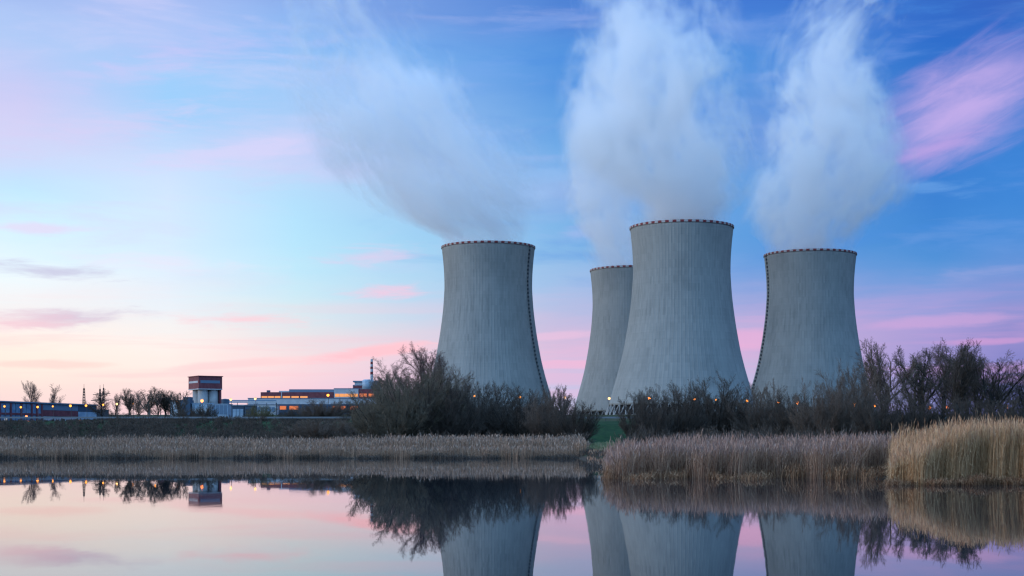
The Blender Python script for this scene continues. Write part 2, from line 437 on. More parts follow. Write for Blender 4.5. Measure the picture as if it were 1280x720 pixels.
# one raked leg, foot at angle 0
NP = 46
mb = MB(); da = math.pi/NP
def cyl(r, a, z): return (r*math.cos(a), r*math.sin(a), z)
mb.tube(cyl(62.2, 0, -1.5), cyl(58.7, da*.86, 8.6), .55, .5, 6)
ME_legA = mesh_np('leg', mb.v, mb.f, [M_conc2])
mb = MB(); mb.tube(cyl(62.2, 0, -1.5), cyl(58.7, -da*.86, 8.6), .55, .5, 6)
ME_legB = mesh_np('leg', mb.v, mb.f, [M_conc2])
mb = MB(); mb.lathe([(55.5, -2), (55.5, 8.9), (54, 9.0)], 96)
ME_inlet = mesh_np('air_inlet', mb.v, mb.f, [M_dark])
mb = MB(); mb.lathe([(64.5, -2), (64.5, .6), (63.6, .6), (63.6, -2)], 128, cap=False)
ME_basin = mesh_np('basin_wall', mb.v, mb.f, [M_conc2])
mb = MB()
for z in np.arange(10, 150, 3.4):
    r = float(prof(z)); mb.box(r+.1, r+1.25, -.6, .6, z, z+1.7)
for s in (-1, 1):
    for z in np.arange(10, 149, 5.0):
        r, r2 = float(prof(z)), float(prof(z+5.0))
        mb.tube((r+.8, s*.65, z), (r2+.8, s*.65, z+5.0), .10, n=4)
ME_ladder = mesh_np('ladder', mb.v, mb.f, [M_steel])

def tower(X, d, label, zscale=1.0, ladder=None):
    x = px(X, d)
    t = thing('cooling_tower', label, 'cooling tower', (x, d, 19.7), 0, 'cooling towers of the power station')
    t.scale = (1, 1, zscale)
    link('shell', ME_shell, t); link('rim', ME_rim, t)
    link('air_inlet', ME_inlet, t); link('basin_wall', ME_basin, t)
    face = math.atan2(-d, -x)
    for k in range(NP):
        for me in (ME_legA, ME_legB):
            q = 2*math.pi*k/NP
            if math.cos(q-face) > .05:
                o = link('leg', me, t); o.rotation_euler = (0, 0, q)
    if ladder is not None:
        o = link('ladder', ME_ladder, t); o.rotation_euler = (0, 0, ladder)
    return t
tower(610.4, 1266, 'isolated cooling tower with dark ladder, nearest the chimney and power hall', 1.0, R(-28))
tower(852, 1147, 'largest cooling tower, standing forward with its raked legs showing at its foot')
tower(789, 1440, 'smallest cooling tower, partly hidden behind the largest one')
tower(1012.5, 1300, 'cooling tower behind brown thickets, beside the tall bare trees', .985, R(-172))

# ------------------------------------------------------------------ steam
def plume(name, label, X0, Y0, d, pts, dens, seed, stretch=1.0):
    """pts: (X, Y, radius in px, strength) along the plume, above the mouth at X0, Y0"""
    k = d/F
    cx0, cz0 = px(X0, d), pz(Y0, d)
    P = [((X-X0)*k, (Y0-Y)*k, r*k, s) for X, Y, r, s in pts]
    zt = P[-1][1]; z0 = P[0][1]
    o_rings = []
    n = 40; rows = 36
    pz_ = [p[1] for p in P]
    rng = random.Random(seed)
    vs = []; fs = []
    for i in range(rows):
        z = z0 + (zt-z0)*i/(rows-1)
        c = np.interp(z, pz_, [p[0] for p in P]); r = np.interp(z, pz_, [p[2] for p in P])
        f = 1.0 if z < 4 else 1+.34*min(1, (z-4)/30)
        for q in range(n):
            a = 2*math.pi*q/n
            wv = 1+.05*math.sin(3*a+z*.05+seed)*min(1, max(0, (z-4)/30))
            vs.append((c+r*f*wv*math.cos(a), r*f*wv*math.sin(a), z))
    for i in range(rows-1):
        for q in range(n):
            q2 = (q+1) % n; fs.append((i*n+q, i*n+q2, (i+1)*n+q2, (i+1)*n+q))
    fs.append(tuple(range(n-1, -1, -1))); fs.append(tuple(range((rows-1)*n, rows*n)))
    m = bpy.data.materials.new('steam '+name); m.use_nodes = True
    N = NT(m.node_tree); N.n.clear()
    t = N.new('ShaderNodeTexCoord'); s = N.new('ShaderNodeSeparateXYZ'); N.l.new(t.outputs['Object'], s.inputs[0])
    x, y, z = s.outputs
    f = N.m('DIVIDE', N.m('SUBTRACT', z, z0), zt-z0, clamp=True)
    A = 400.0
    rp = N.ramp(f, [((p[1]-z0)/(zt-z0), (p[0]/A+.5, p[2]/A, p[3], 1)) for p in P], 'B_SPLINE')
    sp = N.new('ShaderNodeSeparateColor'); N.l.new(rp, sp.inputs[0])
    cx = N.m('MULTIPLY', N.m('SUBTRACT', sp.outputs[0], .5), A); r = N.m('MULTIPLY', sp.outputs[1], A)
    dx = N.m('SUBTRACT', x, cx)
    D = N.m('DIVIDE', N.m('SQRT', N.m('ADD', N.m('MULTIPLY', dx, dx), N.m('MULTIPLY', y, y))), r)
    # billows drawn out along the plume by the wind
    u = N.m('DIVIDE', dx, 52.0); v = N.m('DIVIDE', y, 52.0); w_ = N.m('DIVIDE', z, 72.0*stretch)
    n1 = N.noise(N.vec(u, v, N.m('ADD', w_, seed*1.7)), 1, 5, .58, .6)
    n2 = N.noise(N.vec(N.m('DIVIDE', dx, 20.0), N.m('DIVIDE', y, 20.0), N.m('ADD', N.m('DIVIDE', z, 32.0*stretch), seed*2.3)), 1, 4, .6, .8)
    rough = N.smooth(z, 0, 45, .25, 1)
    nn = N.m('ADD', N.m('MULTIPLY', N.m('SUBTRACT', n1, .5), 3.6), N.m('MULTIPLY', N.m('SUBTRACT', n2, .5), 2.5))
    q = N.m('ADD', N.m('SUBTRACT', N.m('ADD', .27, N.m('MULTIPLY', sp.outputs[2], .9)), D), N.m('MULTIPLY', nn, rough))
    body = N.smooth(q, -.05, .8)
    inner = N.m('MULTIPLY', N.smooth(n1, .38, .62, .15, 1.8), N.smooth(n2, .36, .64, .5, 1.5))
    body = N.m('MULTIPLY', body, inner)
    edge = N.smooth(D, 1.32, .8)
    den = N.m('MULTIPLY', N.m('MULTIPLY', N.m('MULTIPLY', body, edge), sp.outputs[2]), dens)
    vp = N.new('ShaderNodeVolumePrincipled')
    vp.inputs['Color'].default_value = (.995, .997, 1, 1)
    vp.inputs['Anisotropy'].default_value = .25
    N.l.new(den, vp.inputs['Density'])
    o = N.new('ShaderNodeOutputMaterial'); N.l.new(vp.outputs[0], o.inputs['Volume'])
    ob = link('steam_plume', mesh_np('steam_plume', vs, fs, [m]))
    ob.location = (cx0, d, cz0)
    tag(ob, label, 'steam plume', 'thing', 'steam plumes above the cooling towers')
    return ob
plume('a', 'greyish steam plume drifting sideways from the isolated tower', 610.4, 304, 1266,
      [(610,306,54,1),(607,296,57,1),(588,276,80,1),(550,238,108,1),(525,190,122,.95),(500,140,120,.8),(468,80,104,.55),(440,20,92,.45),(420,-60,80,.35)], .021, 1.0)
plume('b', 'broad white steam plume over the largest tower', 852, 280, 1147,
      [(852,282,60,1),(850,262,64,1),(840,230,96,1),(828,180,106,1),(822,125,98,1),(820,70,94,.75),(818,20,92,.45),(815,-50,85,.3)], .036, 2.0)
plume('c', 'narrow steam plume rising from the smallest tower', 789, 335, 1440,
      [(789,337,48,1),(780,318,48,1),(764,280,44,1),(757,235,50,1),(762,180,58,1),(772,120,64,.75),(770,60,60,.5),(765,0,55,.3)], .030, 3.0)
plume('d', 'white steam plume over the tower beside the bare trees', 1012.5, 317, 1300,
      [(1012,319,53,1),(1014,298,58,1),(1030,255,94,1),(1044,205,88,1),(1042,150,76,1),(1028,100,72,.85),(1032,55,76,.6),(1062,5,76,.6),(1085,-60,80,.45)], .034, 4.0)

# ------------------------------------------------------------------ buildings of the power station
M_brick = mat('dark red cladding', (.16,.045,.055), .7, mottled((.13,.035,.045),(.20,.06,.07), .4))
M_roofblue = mat('blue grey sheet roof', (.12,.19,.27), .5)
M_pale = mat('pale grey cladding', (.42,.45,.47), .6, mottled((.36,.39,.42),(.48,.50,.52), .2))
M_blue = mat('blue glass facade', (.07,.15,.24), .3, mottled((.07,.15,.26),(.18,.30,.42), .5))
M_ltblue = mat('light blue cladding', (.25,.36,.46), .5, mottled((.20,.30,.40),(.32,.43,.52), .3))
M_navy = mat('dark blue cladding', (.04,.075,.12), .6)
M_silo = mat('silo concrete', (.30,.31,.31), .85, mottled((.24,.25,.26),(.34,.35,.35), .2))
M_glass = mat('window glass', (.03,.045,.06), .15, spec=.5)
M_palewin = mat('pale window blinds', (.42,.40,.44), .5)
M_lit = glow('lit windows', (1, .42, .16), .9)
M_litred = glow('lit openings', (1, .28, .12), .7)
M_black = mat('black steel', (.02,.022,.025), .6)

def local_frame(X, d, th):
    x = px(X, d)
    return (x, d, gz(x, d)), th

# long low office building on the far left; local x along its front, running away to the right
xa, ya, xb, yb = px(-45, 566), 566, px(139, 668), 668
L = math.hypot(xb-xa, yb-ya); th0 = math.atan2(yb-ya, xb-xa)
t = thing('office_building', 'long low blue fronted building with red framing, left of the silo tower', 'building', (xa, ya, 8.0), th0)
HT = 16.8-8.0+.2
def at_l(X):      # distance along the front that is seen at photo column X
    k = (X-640)/F
    u = (xb-xa)/L; v = (yb-ya)/L
    return (k*ya-xa)/(u-k*v)
l1, l2, l3, l4 = at_l(54), at_l(98), at_l(121), L
MB().box(0, l3, .3, 18, -1, HT).build('wall', M_navy, t)
MB().box(0, l3+.4, -.5, 18.4, HT+.01, HT+.55).build('roof', M_roofblue, t)
MB().box(l3+.02, l4, 1.2, 16, -1, HT-1.6).build('annex', mat('dark grey plaster', (.07,.075,.085), .8), t)
mb = MB()
for i in range(14):
    x0 = 1.0+(l1-2)*i/14; w_ = (l1-2)/14
    mb.box(x0+.25, x0+w_-.25, .1, .28, 4.7, HT-.3); mb.box(x0+.25, x0+w_-.25, .1, .28, .6, 3.9)
mb.build('window', M_blue, t)
mb = MB()
for i in range(15):
    if i % 2 == 0 or i > 11: mb.box(1.0+(l1-2)*i/14-.5, 1.0+(l1-2)*i/14+.5, -.25, .09, 0, HT-.3)
mb.box(0, l1, -.2, .085, 3.9, 4.7)
mb.build('frame', M_brick, t)
MB().box(l1+.1, l2-.1, .1, .28, 3.7, 6.2).build('fascia', M_brick, t)
MB().box(l1+.1, l2-.1, .1, .28, 6.3, HT-.1).build('window', M_roofblue, t)
mb = MB()
for i in range(9):
    x0 = l1+.5+(l2-l1-1)*i/9; mb.box(x0, x0+(l2-l1-1)/9-.35, .1, .28, 1.0, 3.5)
mb.build('window', M_palewin, t)
MB().box(l2+.05, l3-.05, .1, .28, .6, 6.0).build('window', M_ltblue, t)
MB().box(l2+.05, l3-.05, .1, .28, 6.15, HT-.1).build('fascia', M_navy, t)
MB().box(at_l(30), at_l(37), -.02, .09, .2, 1.5).build('doorway', M_litred, t)
MB().box(at_l(6), at_l(9), -.02, .09, 1.2, 2.2).build('lit_window', glow('cool lit window', (.8,.85,1), .8), t)
MB().box(at_l(99), at_l(101.5), -.02, .09, 1.2, 2.4).build('lit_window', M_lit, t)

# lattice mast and pylons behind it
def mast(X, Y, d, label, w0=1.2, arms=0):
    x = px(X, d); z0 = gz(x, d); H = pz(Y, d)-z0
    t = thing('radio_mast' if not arms else 'power_pylon', label, 'mast' if not arms else 'pylon', (x, d, z0))
    mb = MB(); n = 14
    def c(i, k):
        f = i/n; w_ = w0*(1-.75*f); a = math.pi/2*k+.3
        return (w_*math.cos(a), w_*math.sin(a), H*.9*f)
    for i in range(n):
        for k in range(4):
            mb.tube(c(i, k), c(i+1, k), .13, n=4); mb.tube(c(i, k), c(i+1, (k+1) % 4), .09, n=4)
    mb.build('lattice', M_black, t)
    MB().tube((0, 0, H*.88), (0, 0, H), .12, .07).build('antenna', M_black, t)
    for i in range(arms):
        MB().tube((-4.5+i, 0, H*(.62+.14*i)), (4.5-i, 0, H*(.62+.14*i)), .16, n=4).build('cross_arm', M_black, t)
mast(105, 480, 690, 'slim lattice mast rising behind the blue fronted building')
mast(125, 481, 700, 'left of two pylons standing among the bare branches beside the low building', 1.0, 2)
mast(129.5, 480, 740, 'right of two pylons standing among the bare branches beside the low building', 1.0, 2)

# dark red block and grey shed among the willows
d = 820; x = px(204, d); z0 = gz(x, d)
t = thing('red_block', 'small dark red block raised above the willow tops', 'building', (x, d, z0))
MB().box(-2.8, 2.8, 0, 6, pz(505, d)-z0, pz(498.3, d)-z0).build('wall', M_brick, t)
MB().box(-3, 3, -.2, 6.2, pz(498.3, d)-z0+.01, pz(498.3, d)-z0+.35).build('roof', M_navy, t)
for s in (-2.2, 2.0): MB().box(s, s+.4, 2, 2.5, -1, pz(505, d)-z0-.01).build('post', M_steel, t)
t = thing('grey_shed', 'grey blue shed to the left of the silo tower', 'building', (px(225, 870), 870, gz(px(225, 870), 870)))
z0 = t.location.z; d = 870
MB().box(-6.2, 6.2, 0, 10, -1, pz(500, d)-z0).build('wall', M_navy, t)
MB().box(-5.8, -1, -.15, -.01, 1, pz(502, d)-z0).build('window', M_pale, t)
MB().box(1.5, 6, 2, 8, pz(500, d)-z0+.01, pz(496, d)-z0).build('roof_house', M_navy, t)

# silo tower
d = 900; x = px(248.3, d); z0 = gz(x, d); th = R(32)
t = thing('silo_tower', 'red boxy head standing on pale concrete silos', 'tower', (x, d, z0), th)
A, B = 15.6, 19.0             # right face along +x, left face along +y (x<0 side seen)
zt, zb = pz(470.3, d)-z0, pz(485.6, d)-z0
h = MB().box(0, A, 0, B, zb, zt).build('head', M_brick, t)
MB().box(-.5, A+.5, -.5, B+.5, zt+.01, zt+.45).build('roof', M_brick, t)
MB().box(1.2, A-1.5, -.08, -.01, zb+(zt-zb)*.45, zb+(zt-zb)*.68).build('window', M_roofblue, h)
MB().box(-.08, -.01, 1.5, B-1.0, zb+(zt-zb)*.48, zb+(zt-zb)*.64).build('window', M_pale, h)
MB().box(-.12, A+.1, -.12, B+.1, zb-.55, zb-.01).build('ledge', M_pale, t)
for (cx, cy) in ((4.2, 3.9), (4.2, 13.5), (10.9, 3.9), (10.9, 13.5)):
    MB().lathe([(3.25, -1), (3.25, zb-.56)], 32, cx, cy).build('silo', M_silo, t, True)
MB().box(14.3, A-.2, .9, 6, -1, zb-.56).build('stair_shaft', M_brick, t)
# buildings round its foot
d = 880
def low_block(X0, X1, Y0, d, dep, label, m, name='low_building', th=0, roof=None, extra=None):
    xa = px(X0, d); w_ = px(X1, d)-xa; z0 = gz(xa+w_/2, d); h = pz(Y0, d)-z0
    t = thing(name, label, 'building', (xa, d, z0), th)
    MB().box(0, w_, 0, dep, -2, h).build('wall', m, t)
    MB().box(-.3, w_+.3, -.3, dep+.3, h+.01, h+.4).build('roof', roof or m, t)
    if extra: extra(t, w_, h)
    return t
def panels(n, m, f0=.2, f1=.8, pane='window', mx=.04):
    def fn(t, w_, h):
        s = w_*(1-2*mx)/n
        for i in range(n):
            MB().box(w_*mx+i*s+s*.08, w_*mx+(i+1)*s-s*.08, -.15, -.01, h*f0, h*f1).build(pane, m, t)
    return fn
low_block(240, 262, 504.5, 872, 12, 'light blue block under the silo tower, its left half behind a bush', M_ltblue, extra=panels(3, M_pale, .45, .7))
low_block(263.5, 285, 505.5, 868, 14, 'light blue block at the foot of the silo tower, on its right', M_ltblue, extra=panels(4, M_roofblue, .35, .95, 'cladding_panel'))
# round tank and pipe bridge
d = 930; x = px(281.5, d); z0 = gz(x, d)
t = thing('storage_tank', 'dark blue round tank just right of the silo tower', 'tank', (x, d, z0))
h = pz(499.5, d)-z0
MB().lathe([(2.7, -1), (2.7, h)], 32).build('tank_wall', M_navy, t, True)
MB().lathe([(2.75, h+.01), (2.6, h+.25), (.3, h+.6)], 32).build('tank_roof', M_roofblue, t, True)
low_block(290, 305, 508, 850, 10, 'dark blue shed with pale panels left of the olive bush', M_navy, extra=panels(3, M_ltblue, .2, .8, 'cladding_panel'))
low_block(306, 317, 507.5, 845, 10, 'dark grey shed beside the olive bush', M_navy, extra=panels(2, M_glass, .3, .8))
d = 1060; xa = px(284, d); xb = px(345, d); z0 = gz(0, d); h = pz(501.5, d)-z0
t = thing('pipe_bridge', 'long pale pipe bridge running from the round tank to the power hall', 'pipe bridge', (xa, d, z0))
W_ = xb-xa
MB().box(0, W_, 0, 2.4, h-1.2, h).build('deck', M_pale, t)
MB().tube((0, 1.2, h+.55), (W_, 1.2, h+.55), .42, n=10).build('pipe', M_roofblue, t)
for i in range(6):
    MB().box(W_*i/5-.3*(i == 5), W_*i/5+.3, .9, 1.5, -2, h-1.21).build('post', M_steel, t)
low_block(288, 346, 506.5, 1085, 10, 'long white low block under the pipe bridge', M_pale, extra=panels(12, M_roofblue, .3, .8, 'cladding_panel'))

# power hall
d = 1240; th = R(18)
x = px(352, d); z0 = gz(x, d)
t = thing('power_hall', 'dark red power hall with lit windows and a blue roof', 'building', (x, d, z0), 0)
h = pz(490.2, d)-z0; wr = px(416.5, d)-x; wl = x-px(325.8, d)
hw = lambda Y: pz(Y, d)-z0
MB().box(-wl, wr, 0, 40, -1, h).build('wall', M_brick, t)
MB().box(px(360, d)-x, wr, 6, 40, h+.01, hw(486.3)).build('roof', M_roofblue, t)
MB().box(-wl*.75, -wl*.6, 4, 7, h+.01, h+1.8).build('roof_vent', M_navy, t)
MB().box(-wl*.2, wl*.3, 8, 12, h+.01, h+1.4).build('roof_vent', M_pale, t)
for i in range(3):
    MB().box(-wl+.8+i*(wl-1.2)/3, -wl+.2+(i+1)*(wl-1.2)/3, -.2, -.01, hw(499), hw(495.2)).build('lit_window', M_lit, t)
for i in range(3):
    MB().box(1+i*7.6, 7.4+i*7.6, -.2, -.01, hw(498.5), hw(495.2)).build('lit_window', M_lit, t)
MB().box(-.35, .35, -.3, -.01, 0, h).build('corner_pillar', M_pale, t)
d = 1190; x = px(448, d); z0 = gz(x, d); hw = lambda Y: pz(Y, d)-z0
t = thing('switch_hall', 'white topped block with a red end and orange lit windows', 'building', (x, d, z0), 0)
wl = x-px(417.6, d); wr = px(472, d)-x
MB().box(-wl, 0, 0, 30, -1, hw(486)).build('wall', M_pale, t)
MB().box(.02, wr, .6, 30, -1, hw(486.4)).build('red_wall', M_brick, t)
MB().box(-wl-.3, .2, -.3, 30.3, hw(486)+.01, hw(485.3)).build('roof', M_roofblue, t)
for i in range(5):
    MB().box(-wl+.8+i*(wl-1)/5, -wl+.5+(i+1)*(wl-1)/5, -.2, -.01, hw(496), hw(492.2)).build('lit_window', M_lit, t)
for i in range(2):
    MB().box(1.0+i*7.5, 7+i*7.5, .4, .59, hw(496), hw(492)).build('lit_window', M_litred, t)
# long white plinth building
d = 1110; xa = px(310, d); xb = px(476, d); z0 = gz(0, d); hw = lambda Y: pz(Y, d)-z0
t = thing('service_building', 'long white low building running in front of the power hall', 'building', (xa, d, z0), 0)
W_ = xb-xa
MB().box(0, W_, 0, 16, -2, hw(498.2)).build('wall', M_pale, t)
MB().box(-.3, W_+.3, -.4, 16.4, hw(498.2)+.01, hw(497.4)).build('roof', M_roofblue, t)
MB().box(0, W_, -.6, -.01, -2, hw(505.2)).build('lower_wall', M_navy, t)
for (Xa, Xb) in ((333, 346), (350, 358), (362, 373), (415, 424), (426, 432), (438, 447)):
    MB().box(px(Xa, d)-xa, px(Xb, d)-xa, -.8, -.61, hw(512), hw(507.5)).build('lit_window', M_litred, t)
for i in range(9):
    MB().box(px(378+i*4, d)-xa, px(380.6+i*4, d)-xa, -.8, -.61, hw(513), hw(507.5)).build('window', M_glass, t)
# reactor building with vent stack
d = 1330; x = px(441, d); z0 = gz(x, d); hw = lambda Y: pz(Y, d)-z0
t = thing('reactor_building', 'stepped pale blue reactor block crowned by a striped vent stack', 'building', (x, d, z0), 0)
W_ = px(474, d)-x
MB().box(0, W_, 0, 30, -1, hw(481)).build('wall', M_ltblue, t)
MB().box(px(441.5, d)-x, px(454, d)-x, -.25, -.01, hw(485.5), hw(481.8)).build('opening', M_brick, t)
MB().box(px(443, d)-x, px(470, d)-x, 2, 26, hw(481)+.01, hw(477.6)).build('upper_storey', M_pale, t)
MB().box(px(441, d)-x, px(472, d)-x, 1, 27, hw(477.6)+.01, hw(475.9)).build('roof', M_roofblue, t)
MB().lathe([(5.6, hw(488)), (5.6, hw(476.2)), (4, hw(474.8))], 32, px(461, d)-x, -6).build('round_bay', M_ltblue, t, True)
sx0 = px(463, d)-x
mb = MB(); ys_ = [476, 467.5, 464, 460.5, 457.5, 454.5, 451.5, 448]
for i in range(7):
    za, zb_ = hw(ys_[i]), hw(ys_[i+1]); r0 = 1.45-.05*i
    mb.lathe([(r0, za+.02), (r0-.05, zb_)], 20, sx0, 12, 1 if i % 2 == 0 else 0, True)
mb.build('vent_stack', [M_red, M_pale], t)

# guard rail along the dam road
GD = 303.0
t = thing('guard_rail', 'grey guard rail along the top of the grassy bank', 'guard rail', (0, GD, 0))
zr = gz(0, GD)
MB().box(-120, 120, -.08, .08, zr+.55, zr+.9).build('rail', mat('galvanised rail', (.16,.18,.20), .6), t)
mb = MB().box(-.07, .07, .1, .25, zr-.3, zr+.85); me = mesh_np('post', mb.v, mb.f, [M_steel])
for i in range(61):
    o = link('post', me, t); o.location = (-120+4*i, 0, 0)

# ------------------------------------------------------------------ street lamps
M_lamp = glow('sodium lamp', (1, .33, .05), 3.2)
M_lampb = glow('sodium lamp behind twigs', (1, .26, .035), 14)
M_lampw = glow('warm white lamp', (1, .55, .22), 2.6)
M_lampr = glow('red orange lamp', (1, .24, .08), 4)
mb = MB().tube((0, 0, -1), (0, 0, 1), .12, .08, 8); ME_pole = mesh_np('pole', mb.v, mb.f, [M_steel])
mb = MB().tube((0, 0, .1), (0, -.9, .55), .05, n=6); mb.box(-.2, .2, -1.5, -.8, .5, .66); ME_arm = mesh_np('lamp_arm', mb.v, mb.f, [M_steel])
ME_bulb = {}
for nm, m in (('o', M_lamp), ('b', M_lampb), ('w', M_lampw), ('r', M_lampr)):
    mb = MB().lathe([(.08, -.34), (.26, -.2), (.34, 0), (.26, .2), (.08, .34)], 12); ME_bulb[nm] = mesh_np('lamp_glass', mb.v, mb.f, [m], smooth=True)
LAMPS = [
 (5.5, 508, 'o', 'at the left end of the low blue building, before its red framing', 1), (26, 509, 'o', 'second from the left end of the low blue building', 1),
 (47, 508.8, 'o', 'below the rounder of the two small trees, before red framed glass', 1.1), (66, 508, 'o', 'below the pointed small tree behind the low building', .8),
 (88, 507.2, 'o', 'before the pale blinds of the low building', 1.25), (107.5, 507, 'o', 'straight below the slim lattice mast', 1.1),
 (129, 506, 'o', 'before the dark annex under the two pylons', .9), (146, 505, 'w', 'pale, in the bright gap between low building and willows', 1.1),
 (166, 504, 'o', 'in the leftmost of the willows', .9), (194, 502.6, 'o', 'just left of the small dark red block', .9),
 (222, 502, 'o', 'between the dark red block and the silo tower', .8), (252.5, 501, 'r', 'large and red orange, before the middle silo', 1.6),
 (288.5, 499.4, 'w', 'pale, against the sky right of the round tank', 1.2), (319, 498.4, 'w', 'pale, against the sky left of the power hall', 1.2),
 (410, 494, 'o', 'before the right end of the dark red power hall', 1.4), (474.5, 494, 'o', 'at the left rim of the big willow thicket', .9),
 (593, 495, 'o', 'left of the two before the isolated tower', .9), (650, 496.5, 'o', 'right of the two before the isolated tower', 1.1),
 (706, 497, 'w', 'pale, in the gap right of the isolated tower', 1.3), (761.5, 498, 'w', 'at the left foot of the largest tower', 1.3),
 (811.5, 498, 'o', 'behind the thin shrub before the largest tower', 1.1), (868, 499.2, 'o', 'left of the close pair before the largest tower', 1.2),
 (895, 499.8, 'o', 'right of the close pair before the largest tower', .9), (934, 501, 'o', 'at the right foot of the largest tower', 1.3),
 (973, 502.6, 'o', 'left of the two before the tower beside the bare trees', 1.1), (995.5, 503.6, 'o', 'right of the two before the tower beside the bare trees', 1.2),
 (1068.5, 506.2, 'o', 'in the brown thicket left of the tall bare tree', 1.3), (1093.5, 507, 'o', 'beside the trunk of the tall bare tree', .9),
 (1162, 509.6, 'o', 'first right of the tall bare tree, low among trunks', 1.2), (1183.5, 509.2, 'r', 'reddest one below the tall trees', 1.3),
 (1204.5, 508.6, 'o', 'faint, third of the row below the tall trees on the right', .7), (1224.5, 508.4, 'o', 'faintest one, fourth of the row below the trees on the right', .6),
 (1241.5, 508.6, 'w', 'whitish, near the right end of the row below the trees', 1.1), (1259, 508.8, 'o', 'faint, last of the row at the far right', .6),
]
for X, Y, k, where, s in LAMPS:
    d = 520.0; x = px(X, d); z0 = gz(x, d); H = pz(Y, d)-z0
    lab = {'o': 'orange', 'w': 'warm white', 'r': 'red orange'}[k]
    txt = lab+' street lamp, '+where
    t = thing('street_lamp', txt, 'street lamp', (x, d, z0), 0, 'street lamps along the road on the bank')
    o = link('pole', ME_pole, t); o.location = (0, 1.2, 0); o.scale = (1, 1, H)
    o = link('lamp_arm', ME_arm, t); o.location = (0, 1.2, H-.15)
    o = link('lamp_glass', ME_bulb['b' if (X > 940 or X in (811.5, 868)) and k == 'o' else k], t); o.location = (0, 0, H); o.scale = (s*(1.6 if X > 940 else 1.1),)*3
x, d = px(33, 560), 560
t = thing('street_lamp', 'lowest lamp, red orange by the doorway of the low blue building', 'street lamp', (x, d, gz(x, d)), 0, 'street lamps along the road on the bank')
H = pz(520.5, d)-t.location.z
o = link('pole', ME_pole, t); o.location = (0, 1.2, 0); o.scale = (1, 1, max(.5, H))
o = link('lamp_arm', ME_arm, t); o.location = (0, 1.2, H-.15)
o = link('lamp_glass', ME_bulb['r'], t); o.location = (0, 0, H); o.scale = (1.3,)*3

# ------------------------------------------------------------------ bare trees and thickets
def perp(d):
    u = d.cross(Vector((0, 0, 1)))
    if u.length < 1e-3: u = Vector((1, 0, 0))
    u.normalize(); return u, d.cross(u)
def grow(rng, segs, p, d, L, r, lev, P):
    n = P['n'][lev]; st_ = L/n; last = lev == len(P['n'])-1
    r1 = r*P['tip'][lev]
    for i in range(n):
        w_ = P['wob'][lev]
        d = (d+Vector((rng.gauss(0, w_), rng.gauss(0, w_), rng.gauss(0, w_)+P['up'][lev]))).normalized()
        q = p+d*st_
        ra, rb = r+(r1-r)*i/n, r+(r1-r)*(i+1)/n
        segs.append((*p, *q, ra, rb, lev))
        p = q
        if not last and i >= P['start'][lev]:
            k = P['kids'][lev]; k = int(k)+(rng.random() < k-int(k))
            for _ in range(k):
                a = R(rng.uniform(*P['ang'][lev])); ph_ = rng.uniform(0, 2*math.pi)
                u, v = perp(d)
                dd = d*math.cos(a)+(u*math.cos(ph_)+v*math.sin(ph_))*math.sin(a)
                f = 1-.45*(i+1)/n
                grow(rng, segs, p-d*st_*rng.random(), dd, L*P['ratio'][lev]*f*rng.uniform(.7, 1.25), max(P['rmin'], rb*P['rr'][lev]), lev+1, P)
def segs_mesh(name, segs, m):
    S = np.array(segs, dtype=np.float64)
    p0, p1, r0, r1 = S[:, 0:3], S[:, 3:6], S[:, 6:7], S[:, 7:8]
    d = p1-p0; d /= np.linalg.norm(d, axis=1, keepdims=True)+1e-9
    up = np.where(np.abs(d[:, 2:3]) > .95, np.array([[1., 0, 0]]), np.array([[0, 0, 1.]]))
    u = np.cross(d, up); u /= np.linalg.norm(u, axis=1, keepdims=True); v = np.cross(d, u)
    rings = []
    for p, r in ((p0, r0), (p1, r1)):
        for k in range(3):
            t_ = 2*math.pi*k/3; rings.append(p+u*r*math.cos(t_)+v*r*math.sin(t_))
    V = np.stack(rings, 1).reshape(-1, 3); n = len(S)
    b = (np.arange(n)*6)[:, None]
    Q = np.concatenate([b+np.array([[k, (k+1) % 3, 3+(k+1) % 3, 3+k]]) for k in range(3)], 1).reshape(-1, 4)
    return mesh_np(name, V, Q, [m])
M_bark = mat('dark bark', (.035,.030,.027), .9)
TW = {
 'grey': mat('grey olive twigs', (.07,.065,.05), .9, island_colours((.07,.06,.044),(.14,.115,.08),(.20,.16,.11))),
 'brown': mat('brown twigs', (.075,.055,.045), .9, island_colours((.08,.058,.045),(.15,.108,.082),(.21,.155,.12))),
 'red': mat('reddish twigs', (.08,.05,.05), .9, island_colours((.08,.055,.052),(.15,.098,.09),(.22,.15,.135))),
 'dark': mat('dark twigs', (.035,.034,.033), .9, island_colours((.036,.03,.026),(.085,.066,.052),(.13,.10,.078))),
 'olive': mat('olive budding twigs', (.12,.11,.05), .9, island_colours((.08,.075,.04),(.14,.13,.06),(.17,.15,.075))),
}
P_tree = dict(n=[10,7,5,3,2], tip=[.30,.35,.5,.6,.7], wob=[.03,.06,.08,.11,.14], up=[.03,.06,.06,.05,.03], start=[2,1,0,0], kids=[2.2,2.0,2.1,1.9], ang=[(18,44),(18,44),(20,48),(20,50)], ratio=[.58,.46,.5,.6], rr=[.45,.48,.5,.65], rmin=.0055)
P_willow = dict(P_tree, n=[5,8,5,3,2], start=[2,1,0,0], kids=[3.6,2.1,2.0,1.9], ang=[(10,44),(18,42),(20,46),(20,50)], ratio=[1.25,.36,.5,.6])
P_shrub = dict(n=[8,5,4,2], tip=[.35,.5,.6,.7], wob=[.03,.06,.09,.12], up=[.03,.06,.06,.04], start=[1,0,0], kids=[2.1,1.9,1.6], ang=[(14,40),(18,46),(20,52)], ratio=[.36,.5,.55], rr=[.5,.6,.7], rmin=.010)
